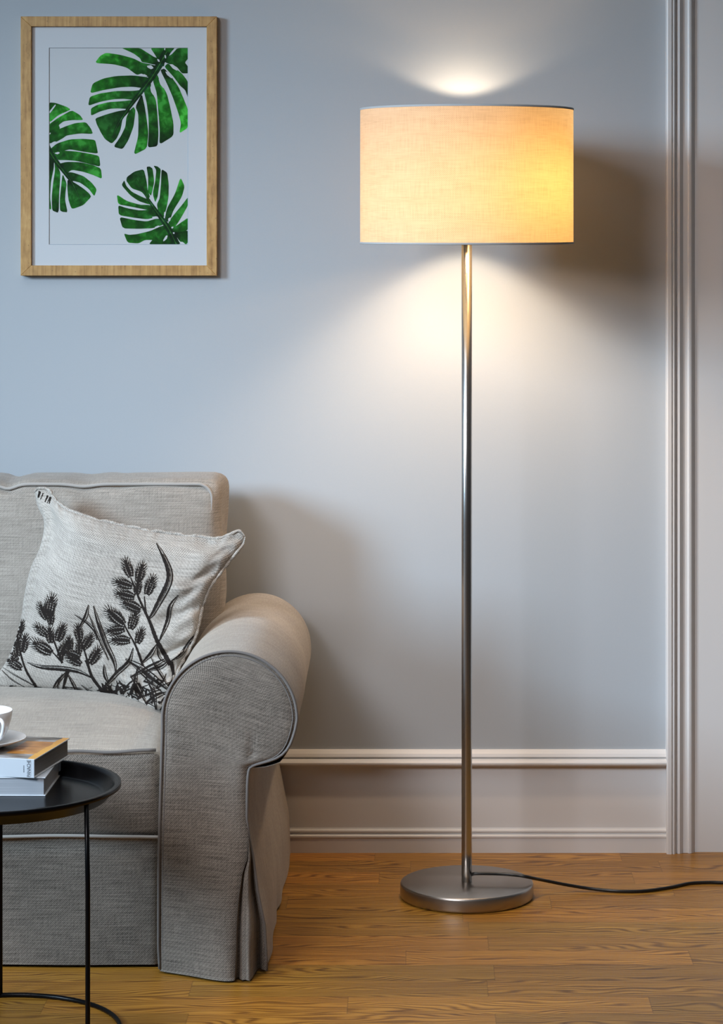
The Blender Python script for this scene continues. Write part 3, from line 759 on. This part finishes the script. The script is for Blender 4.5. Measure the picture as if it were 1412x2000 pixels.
def pillow_pt(u, v, side):
    base = ct(u)*(1-v)+cb(u)*v+cl_(v)*(1-u)+cr_(v)*u-(cor[0]*(1-u)*(1-v)+cor[1]*u*(1-v)+cor[2]*(1-u)*v+cor[3]*u*v)
    eu, ev = 4*u*(1-u), 4*v*(1-v)
    b = (eu**.55)*(ev**.55)
    th = (.062 if side > 0 else .045)*b
    e = min(u, 1-u, v, 1-v)
    rim = .0035*sm(e/.012)*(.6+1.0*max(eu, ev))
    wr = 0
    if side > 0:
        # gathered folds along the top seam, right side and lower right corner
        wr += .0045*noise.noise(Vector((u*34, v*5, 1)))*math.exp(-v/.05)*sm(e/.01)
        wr += .016*noise.noise(Vector((u*9+v*4, v*13, 4)))*sm((u-.70)/.22)*sm(e/.03)
        wr += .022*noise.noise(Vector((u*13-v*9, v*11+u*5, 8)))*sm((u-.52)/.2)*sm((v-.66)/.2)*sm(e/.03)
        wr += .004*noise.noise(Vector((u*4, v*4, 9)))
        wr -= .017*math.exp(-((v-.50+.35*(u-.85))/.035)**2)*sm((u-.72)/.12)*sm(e/.03)
        wr -= .015*math.exp(-((v-.72+.6*(u-.85))/.03)**2)*sm((u-.76)/.1)*sm(e/.03)
    return base+nrm*(th+rim)*side+nrm*wr*side
NU = 120
bm = bmesh.new()
front = [[pillow_pt(i/NU, j/NU, 1) for j in range(NU+1)] for i in range(NU+1)]
grid(bm, front)
backp = [[pillow_pt(i/60, j/60, -1) for j in range(61)] for i in range(61)]
for i in range(61):
    for j in range(61):
        pass
grid(bm, backp, flip=True)
bmesh.ops.recalc_face_normals(bm, faces=bm.faces[:])
fb = bmesh.new(); grid(fb, front); fb.normal_update(); tree = BVHTree.FromBMesh(fb); 
cam = Vector((0, 0, EYE))
Z2 = 400/1412
def onp(x, y, lift=.0007):
    d = (P(x*Z2, 1040+y*Z2, 5.4)-cam).normalized(); h = tree.ray_cast(cam, d)
    if h[0] is None: return None
    n = h[1]; n = n if n.dot(d) < 0 else -n
    return h[0]+n*lift
uvl = bm.loops.layers.uv.verify()
def ink(poly, lift=.0007):
    v = [onp(x, y, lift) for x, y in poly]
    if any(a is None for a in v): return
    if max((v[i]-v[i-1]).length for i in range(len(v))) > .05: return
    try: f = bm.faces.new([bm.verts.new(a) for a in v]); f.material_index = 1
    except ValueError: pass
def stroke(pts, w, w1=None, ends=(0.15, .5), lift=.0007, fine=9):
    q = catmull([(a, b, 0) for a, b in pts], 6); ln = sum((b-a).length for a, b in zip(q, q[1:])); n = max(3, int(ln/fine))
    # resample
    acc = [0]
    for a, b in zip(q, q[1:]): acc.append(acc[-1]+(b-a).length)
    r = []
    for k in range(n+1):
        s = acc[-1]*k/n; i = 0
        while i < len(acc)-2 and acc[i+1] < s: i += 1
        t = (s-acc[i])/max(1e-6, acc[i+1]-acc[i]); r.append(q[i].lerp(q[i+1], t))
    L_, R_ = [], []
    for k, p in enumerate(r):
        d = (r[min(n, k+1)]-r[max(0, k-1)]).normalized(); t = k/n
        ww = (w+(w1-w)*t) if w1 is not None else w*(ends[0]+(1-ends[0])*math.sin(PI*min(1, t*1.0+.0)) if t < .5 else w*0+w*(ends[1]+(1-ends[1])*math.sin(PI*t)) / w)
        ww *= .85+.3*random.random(); nx = Vector((-d.y, d.x, 0))*ww/2
        L_.append(p+nx); R_.append(p-nx)
    for k in range(n): ink([(L_[k].x, L_[k].y), (L_[k+1].x, L_[k+1].y), (R_[k+1].x, R_[k+1].y), (R_[k].x, R_[k].y)], lift)
def blade(pts, w):
    """engraved grass blade: dark edge, pale centre streak"""
    q = [Vector((a, b, 0)) for a, b in pts]; n = len(q); off = []
    for i, p in enumerate(q):
        d = (q[min(n-1, i+1)]-q[max(0, i-1)]).normalized(); off.append(Vector((-d.y, d.x, 0)))
    prof = [math.sin(PI*(i+.25)/(n-.5)) for i in range(n)]
    a = [(p+o*w*.30*t) for p, o, t in zip(q, off, prof)]; b = [(p-o*w*.36*t) for p, o, t in zip(q, off, prof)]
    stroke([(v.x, v.y) for v in a], w*.52, ends=(.2, .4)); stroke([(v.x, v.y) for v in b], w*.22, ends=(.3, .4), lift=.0009)
    c = [(p-o*w*.08*t) for p, o, t in zip(q, off, prof)][1:-1]
    if len(c) > 1: stroke([(v.x, v.y) for v in c], w*.10, w*.05, lift=.0010)
def ear(x, y, ln, ang, wid=None):
    a = math.radians(ang); d = (math.sin(a), -math.cos(a)); n = (-d[1], d[0]); wid = wid or ln*.48
    rows_ = max(5, int(ln/16))
    ink([(x-d[0]*ln*.46-n[0]*wid*.10, y-d[1]*ln*.46-n[1]*wid*.10), (x+d[0]*ln*.4-n[0]*2, y+d[1]*ln*.4-n[1]*2), (x+d[0]*ln*.4+n[0]*2, y+d[1]*ln*.4+n[1]*2), (x-d[0]*ln*.46+n[0]*wid*.10, y-d[1]*ln*.46+n[1]*wid*.10)], .0009)
    for r in range(rows_):
        t = (r+.5)/rows_; w = wid*math.sin(PI*(.14+.80*t))**.8
        for s in (-1, -.33, .33, 1):
            ox = s*w*.40; oy = (t-.5)*ln+(abs(s)*-6)
            cx, cy = x+n[0]*ox+d[0]*oy, y+n[1]*ox+d[1]*oy
            # grain: leaf drop pointing outwards
            dd = Vector((d[0]+n[0]*s*.55, d[1]+n[1]*s*.55)).normalized(); nn = Vector((-dd.y, dd.x))
            g = ln/rows_*.54; h = w*.10+1.3
            poly = []
            for k in range(8):
                b = 2*PI*k/8; poly.append((cx+dd.x*g*math.cos(b)+nn.x*h*math.sin(b), cy+dd.y*g*math.cos(b)+nn.y*h*math.sin(b)))
            ink(poly, .0007+.00008*r)
            if abs(s) == 1 or r == rows_-1:
                for _ in range(4):
                    e = dd*(ln*.26*(.6+.7*random.random()))+nn*random.uniform(-7, 7)
                    px, py = cx+dd.x*g*.6, cy+dd.y*g*.6
                    ink([(px-nn.x*1.7, py-nn.y*1.7), (px+e.x, py+e.y), (px+nn.x*1.7, py+nn.y*1.7)], .0008)
ears = [(880,245,125,-20),(968,275,125,15),(1035,365,130,20),(850,352,125,-72),(862,430,130,-76),(948,375,100,5),(905,505,135,-66),(795,580,155,-48),(920,605,125,18),(795,672,125,-96),(830,740,130,-86),(965,712,105,18),
        (300,545,115,-25),(348,505,140,12),(350,585,95,0),(285,675,110,-50),(418,690,120,20),(345,705,110,-5),(290,792,150,-60),(440,800,120,30),(542,690,110,-8),(605,752,115,32),(655,850,125,32),(495,840,120,-70),(480,760,90,-10),(545,790,90,0),(510,880,110,-60),
        (122,690,110,8),(165,765,120,10),(118,800,100,-5),(98,905,115,-58),(148,650,80,12),(100,740,80,-10),(88,850,90,-50)]
for e in ears: ear(*e)
for pts, w0, w1 in (([(1175,910),(1085,750),(1030,610),(965,470),(900,310)], 34, 8), ([(985,920),(940,790),(880,680),(840,600)], 18, 8), ([(1005,550),(995,440)], 12, 7), ([(430,900),(385,780),(350,690)], 18, 8), ([(430,895),(350,810)], 14, 6),
    ([(700,1085),(630,980),(590,840),(552,740)], 20, 8), ([(250,1065),(180,950),(140,820),(122,700)], 18, 8), ([(150,950),(100,900)], 8, 6), ([(430,880),(440,780)], 14, 6), ([(610,910),(650,850)], 8, 5), ([(1180,890),(1195,1000),(1160,1060)], 26, 16), ([(470,940),(430,1090)], 30, 10),
    ([(590,880),(610,930),(640,1010),(700,1085)], 14, 14)): stroke(pts, w0, w1)
for pts, w in (([(1078,75),(1122,150),(1168,260),(1165,350),(1110,460),(1055,560),(1022,600)], 46), ([(1230,430),(1175,510),(1155,620),(1100,745)], 32), ([(1375,680),(1310,750),(1250,840),(1180,885)], 24), ([(1310,750),(1325,800)], 10),
    ([(645,505),(680,620),(735,770),(790,890),(800,970)], 34), ([(610,555),(680,720),(750,880)], 18), ([(515,565),(600,620),(655,680),(670,740)], 20), ([(612,498),(592,580),(548,655)], 26), ([(190,895),(280,925),(420,935),(540,955),(635,1000)], 34),
    ([(718,910),(725,980),(748,1040)], 26), ([(920,795),(890,890),(800,980),(705,1085)], 32), ([(865,870),(960,920),(1060,1000),(1165,1085)], 44), ([(900,900),(1000,990),(1150,1130)], 18), ([(1085,765),(1040,840),(975,905)], 30), ([(1150,870),(1050,920),(900,1000)], 30),
    ([(1040,860),(1100,960),(1160,1060)], 22), ([(955,920),(932,1040),(940,1120)], 26), ([(0,935),(80,1010),(170,1065)], 9), ([(20,930),(120,990),(250,1062)], 10), ([(460,960),(400,1030),(360,1090)], 26), ([(465,970),(510,1050),(535,1112)], 22), ([(430,970),(400,1060),(420,1095)], 14),
    ([(1170,880),(1110,930),(1000,960)], 26), ([(1080,740),(1100,860),(1165,900)], 18), ([(560,1050),(640,1100),(760,1110)], 18), ([(430,1070),(560,1095),(700,1118)], 12), ([(900,980),(960,1080),(1010,1180)], 28), ([(1010,1000),(1060,1100),(1080,1230)], 28), ([(1150,1100),(1080,1130),(1000,1190)], 34)): blade(pts, w)
for _ in range(75):     # tangled undergrowth low on the pillow
    x = random.uniform(690, 1150); y = random.uniform(max(960, 1150-.35*(x-640)*1.2), 1120+max(0, (x-830))*.38)
    a = random.uniform(-1.2, 1.2)+(PI if random.random() < .3 else 0); l = random.uniform(50, 120)
    x2, y2 = x+math.sin(a)*l, y-math.cos(a)*l*.8
    if x < 860 and y2 < 1000: continue
    if y2 < 930: continue
    stroke([(x, y), ((x+x2)/2+random.uniform(-15, 15), (y+y2)/2), (x2, y2)], random.uniform(7, 22), random.uniform(2, 7), fine=14)
for _ in range(26):
    x = random.uniform(-20, 700); y = random.uniform(1052, 1088)+x*.02
    stroke([(x, y), (x+random.uniform(20, 70), y+random.uniform(-8, 12))], random.uniform(3, 9), 3, fine=14)
for _ in range(9):      # dark tip at the top left corner
    k = random.uniform(0, 1); x, y = 75+k*26, 958+k*14
    xa_, ya_ = x/Z2, (y-1040)/Z2
    stroke([(xa_, ya_), (xa_-18+random.uniform(-10, 10), ya_+44)], 8, 4, fine=8)
fb.free()
obj('pillow_cover', bm, [MAT['pillow'], MAT['ink']], pil)
bm = bmesh.new()
for cv, n_ in ((ct, 150), (cr_, 110)):
    rim, rad = [], []
    for i in range(n_+1):
        k = noise.noise(Vector((i*.33, n_, 0))); k2 = noise.noise(Vector((i*.12, n_, 5)))
        rim.append(cv(i/n_)+Vector((.001*k, -.004+.004*k2, .001+.0035*k2))); rad.append((.0036+.0022*k+.001*k2)*sm(min(i+3, n_-i+3)/10))
    tube(bm, rim, rad, 8)
box_uv(bm); obj('seam', bm, MAT['pillow'], pil)

# ------------------------------------------------------------------ side table
TX, TY = (-9-CX)*4.556/F, 4.556
tab = empty('side_table', (TX, TY, 0), 'round black metal tray table with thin rod legs in front of the sofa', 'table')
bm = bmesh.new()
lathe(bm, [(0,.4225), (.190,.4225), (.196,.424), (.209,.440), (.2135,.447), (.2215,.447), (.2225,.4462), (.2225,.440), (.214,.437), (.198,.4195), (.190,.4185), (0,.4185)][::-1], (TX, TY, 0), 128)
bmesh.ops.recalc_face_normals(bm, faces=bm.faces[:]); obj('tray_top', bm, MAT['black'], tab)
bm = bmesh.new(); tube(bm, [(TX+.2205*math.cos(2*PI*k/128), TY+.2205*math.sin(2*PI*k/128), .0045) for k in range(128)], .0044, 10, closed=True); obj('base_ring', bm, MAT['black'], tab)
for a in (97, -35, -131):
    x, y = TX+.2205*math.cos(math.radians(a)), TY+.2205*math.sin(math.radians(a))
    x2, y2 = TX+.2175*math.cos(math.radians(a)), TY+.2175*math.sin(math.radians(a))
    bm = bmesh.new(); tube(bm, [(x, y, .004), (x, y, .1), (x, y, .3), (x2, y2, .4395)], .0043, 12); obj('leg', bm, MAT['black'], tab)

# books
def book(name, corner, rz, w, d, z0, th, label, spine_front, pic_cover, pages):
    e = empty(name, (corner[0], corner[1], z0), label, 'book', rz)
    # local: right edge at x=0, front edge at y=0, extends to -x and +y
    t = .0022; m = .0035
    for z, top_ in ((0, False), (th-t, True)):
        bm = bmesh.new(); bx(bm, -w, 0, 0, d, z, z+t); bevel(bm, .0005, 1)
        if top_ and pic_cover:
            for f in bm.faces:
                if f.normal.z > .8: f.material_index = 1
        obj('cover_board', bm, [MAT['cover_white'], MAT['cover_pic']], e, smooth=False, world=False)
    bm = bmesh.new(); bx(bm, -w+m, -m, (0.001 if spine_front else m*.6), d-m*.7, t, th-t); obj('page_block', bm, MAT[pages], e, smooth=False, world=False)
    if spine_front:
        bm = bmesh.new(); bx(bm, -w, -.0002, -.0016, .0006, 0, th); bevel(bm, .0005, 1); obj('spine', bm, MAT['cover_white'], e, smooth=False, world=False)
    else:
        bm = bmesh.new(); bx(bm, -w, 0, d-.0006, d+.0016, 0, th); bevel(bm, .0005, 1); obj('spine', bm, MAT['cover_white'], e, smooth=False, world=False)
    return e
b1 = book('book', (-.663, 4.565), math.radians(-1), .26, .172, .4226, .0338, 'pale blue-white book lying on the black tray beneath the other book', False, False, 'pages_blue')
c1 = P(67.8, 1518.3, 4.558)
b2 = book('book', (c1.x, c1.y), math.radians(-11.3), .27, .190, .4567, .0335, 'thick orange and grey picture book with white lettered spine, topmost on the tray', True, True, 'pages')
def text_on(parent, s, size, loc, name='spine_title', xs=1.0):
    cu = bpy.data.curves.new(name, 'FONT'); cu.body = s; cu.size = size; cu.extrude = .00005; cu.space_character = .86
    t = bpy.data.objects.new(name, cu); C.objects.link(t); bpy.context.view_layer.update()
    me = bpy.data.meshes.new_from_object(t.evaluated_get(bpy.context.evaluated_depsgraph_get())); bpy.data.objects.remove(t)
    w = max(v.co.x for v in me.vertices)-min(v.co.x for v in me.vertices); k = xs/w
    # stand upright on the spine, reading upwards
    M = Matrix(((0,-1,0,0),(0,0,-1,0),(1,0,0,0),(0,0,0,1)))
    me.transform(Matrix.Diagonal((k, 1, 1, 1))); me.transform(M); me.transform(Matrix.Translation(loc))
    return link(name, me, MAT['text'], parent, smooth=False, world=False)
sp = [o for o in b2.children if o.name.startswith('spine')][0]
text_on(sp, 'PANACHE', .0092, (-.0075, -.0018, .0015), xs=.0300)
bm = bmesh.new()   # the tiny illegible second line and the hairline next to the title
bx(bm, -.0068, -.0066, -.0018, -.0015, .002, .031)
for i in range(7): bx(bm, -.0205, -.0190, -.0018, -.0015, .0098+i*.0018, .0110+i*.0018)
obj('spine_small_print', bm, MAT['text'], sp, smooth=False, world=False)

# saucer and cup
CXs, CYs, CZs = (-30-CX)*4.668/F, 4.668, .4905
sau = bmesh.new()
lathe(sau, [(0,.0035), (.030,.0035), (.034,.0045), (.055,.010), (.0735,.0168), (.0752,.0172), (.0758,.0165), (.0745,.0150), (.056,.0075), (.036,.0012), (.034,.0), (.028,.0), (.027,.0015), (0,.0015)][::-1], (0,0,0), 96)
so_ = obj('saucer', sau, MAT['porcelain'], None); so_.location = (CXs, CYs, CZs); bmesh
tag(so_, 'white porcelain saucer resting on the upper book', 'saucer')
cup = empty('coffee_cup', (CXs, CYs, CZs+.0037), 'white porcelain coffee cup standing in the saucer on the books', 'cup')
bm = bmesh.new()
lathe(bm, [(0,.003), (.018,.003), (.030,.012), (.040,.028), (.0462,.045), (.0490,.062), (.0500,.0625), (.0506,.0618), (.0485,.045), (.0425,.026), (.034,.011), (.0245,.0035), (.0235,.0), (.0215,.0), (.021,.0012), (0,.0012)][::-1], tuple(cup.location), 96)
obj('cup_body', bm, MAT['porcelain'], cup)
a = math.radians(-52); d = Vector((math.cos(a), math.sin(a), 0)); o0 = Vector(cup.location)
hp = [o0+d*r+Vector((0,0,z)) for r, z in ((.0445,.046),(.052,.0525),(.062,.053),(.069,.047),(.0695,.038),(.064,.027),(.054,.019),(.043,.016),(.036,.0165))]
bm = bmesh.new(); tube(bm, catmull(hp, 6), .0034, 10); obj('handle', bm, MAT['porcelain'], cup)

# ------------------------------------------------------------------ light
def light(name, kind, loc, energy, col, **kw):
    l = bpy.data.lights.new(name, kind); l.energy = energy; l.color = col
    for k, v in kw.items(): setattr(l, k, v)
    o = bpy.data.objects.new(name, l); C.objects.link(o); o.location = loc; return o
def aim(o, t): o.rotation_euler = (Vector(t)-o.location).to_track_quat('-Z', 'Y').to_euler()
key = light('window_light', 'AREA', (-4.2, 2.6, 2.45), 26, (.57,.79,1.0), shape='RECTANGLE', size=1.1, size_y=1.3)
aim(key, (0, 5.9, .55)); key.data.spread = math.radians(48)
key2 = light('second_window_light', 'AREA', (-1.9, 1.5, 3.0), 8.5, (.96,.95,1.0), shape='RECTANGLE', size=1.2, size_y=.9)
aim(key2, (.2, 5.9, .45)); key2.data.spread = math.radians(48)
fill = light('overhead_fill', 'AREA', (-.9, 4.3, 2.6), 7.5, (.95,.97,1), shape='RECTANGLE', size=1.6, size_y=1.2)  # added overhead fill, brightens the seat tops and arm rolls
aim(fill, (-.7, 4.9, 0)); fill.data.spread = math.radians(95)
warm = (1.0,.76,.50)
gapy = WALL-.115
dn = light('added_pool_spot', 'SPOT', (LX, WALL-.14, 1.477), 3.8, (1,.80,.58), spot_size=math.radians(112), spot_blend=.35, shadow_soft_size=.012)  # added unseen spot between shade and wall, shapes the pool below
dn.rotation_euler = (0, 0, 0)
up = light('added_crescent_spot', 'SPOT', (LX, WALL-.12, 1.67), 3.2, (1,.78,.55), spot_size=math.radians(2*63.4), spot_blend=.22, shadow_soft_size=.008)  # added spot hidden behind the shade, draws the crescent above it
up.rotation_euler = (PI, 0, 0)
up.data.use_nodes = True; nt = up.data.node_tree; em = [n for n in nt.nodes if n.type == 'EMISSION'][0]
tc = N(nt, 'ShaderNodeTexCoord'); sp_ = N(nt, 'ShaderNodeSeparateXYZ'); nt.links.new(tc.outputs['Normal'], sp_.inputs[0])
mr = N(nt, 'ShaderNodeMapRange'); mr.interpolation_type = 'SMOOTHSTEP'
for i, v in ((1, .24), (2, .88), (3, .02), (4, 1.0)): mr.inputs[i].default_value = v
nt.links.new(M_(nt, 'ABSOLUTE', sp_.outputs[1]), mr.inputs[0]); nt.links.new(mr.outputs[0], em.inputs['Strength'])
glow = light('bulb_glow', 'POINT', (LX, LY, 1.47), 6, (1,.60,.28), shadow_soft_size=.03)
wash = light('added_wall_wash', 'SPOT', (LX, LY+.03, 1.47), 20, (1,.72,.47), spot_size=math.radians(112), spot_blend=.75, shadow_soft_size=.03)  # extra spot added inside the shade, spreads the pool down the wall
aim(wash, (LX, WALL, .30))
up.rotation_euler = (PI, 0, 0)
bulb = light('added_shade_glow', 'POINT', (LX+.085, LY-.055, 1.53), 1.7, (1,.58,.22), shadow_soft_size=.045)  # added point light away from the bulb, makes the shade's hot zone
w = bpy.data.worlds.new('room_ambience'); bpy.context.scene.world = w; w.use_nodes = True
nt = w.node_tree; bg = nt.nodes['Background']
tc = N(nt, 'ShaderNodeTexCoord'); sep = N(nt, 'ShaderNodeSeparateXYZ'); nt.links.new(tc.outputs['Generated'], sep.inputs[0])
t = M_(nt, 'ADD', M_(nt, 'MULTIPLY', sep.outputs[2], .5), .5)
nt.links.new(ramp(nt, t, [(0, (.12,.10,.08)), (.5, (.50,.50,.52)), (1, (1.2,1.2,1.25))]), bg.inputs[0]); bg.inputs[1].default_value = .075

# ------------------------------------------------------------------ camera
cd = bpy.data.cameras.new('camera'); co = bpy.data.objects.new('camera', cd); C.objects.link(co)
co.location = (0, 0, EYE); co.rotation_euler = (PI/2, 0, 0)
cd.sensor_fit = 'VERTICAL'; cd.sensor_height = 24; cd.lens = 60
cd.shift_x = -(CX-706)/2000; cd.shift_y = -(1000-CY)/2000
bpy.context.scene.camera = co
sc = bpy.context.scene
sc.view_settings.view_transform = 'Standard'; sc.view_settings.look = 'None'; sc.view_settings.exposure = 0
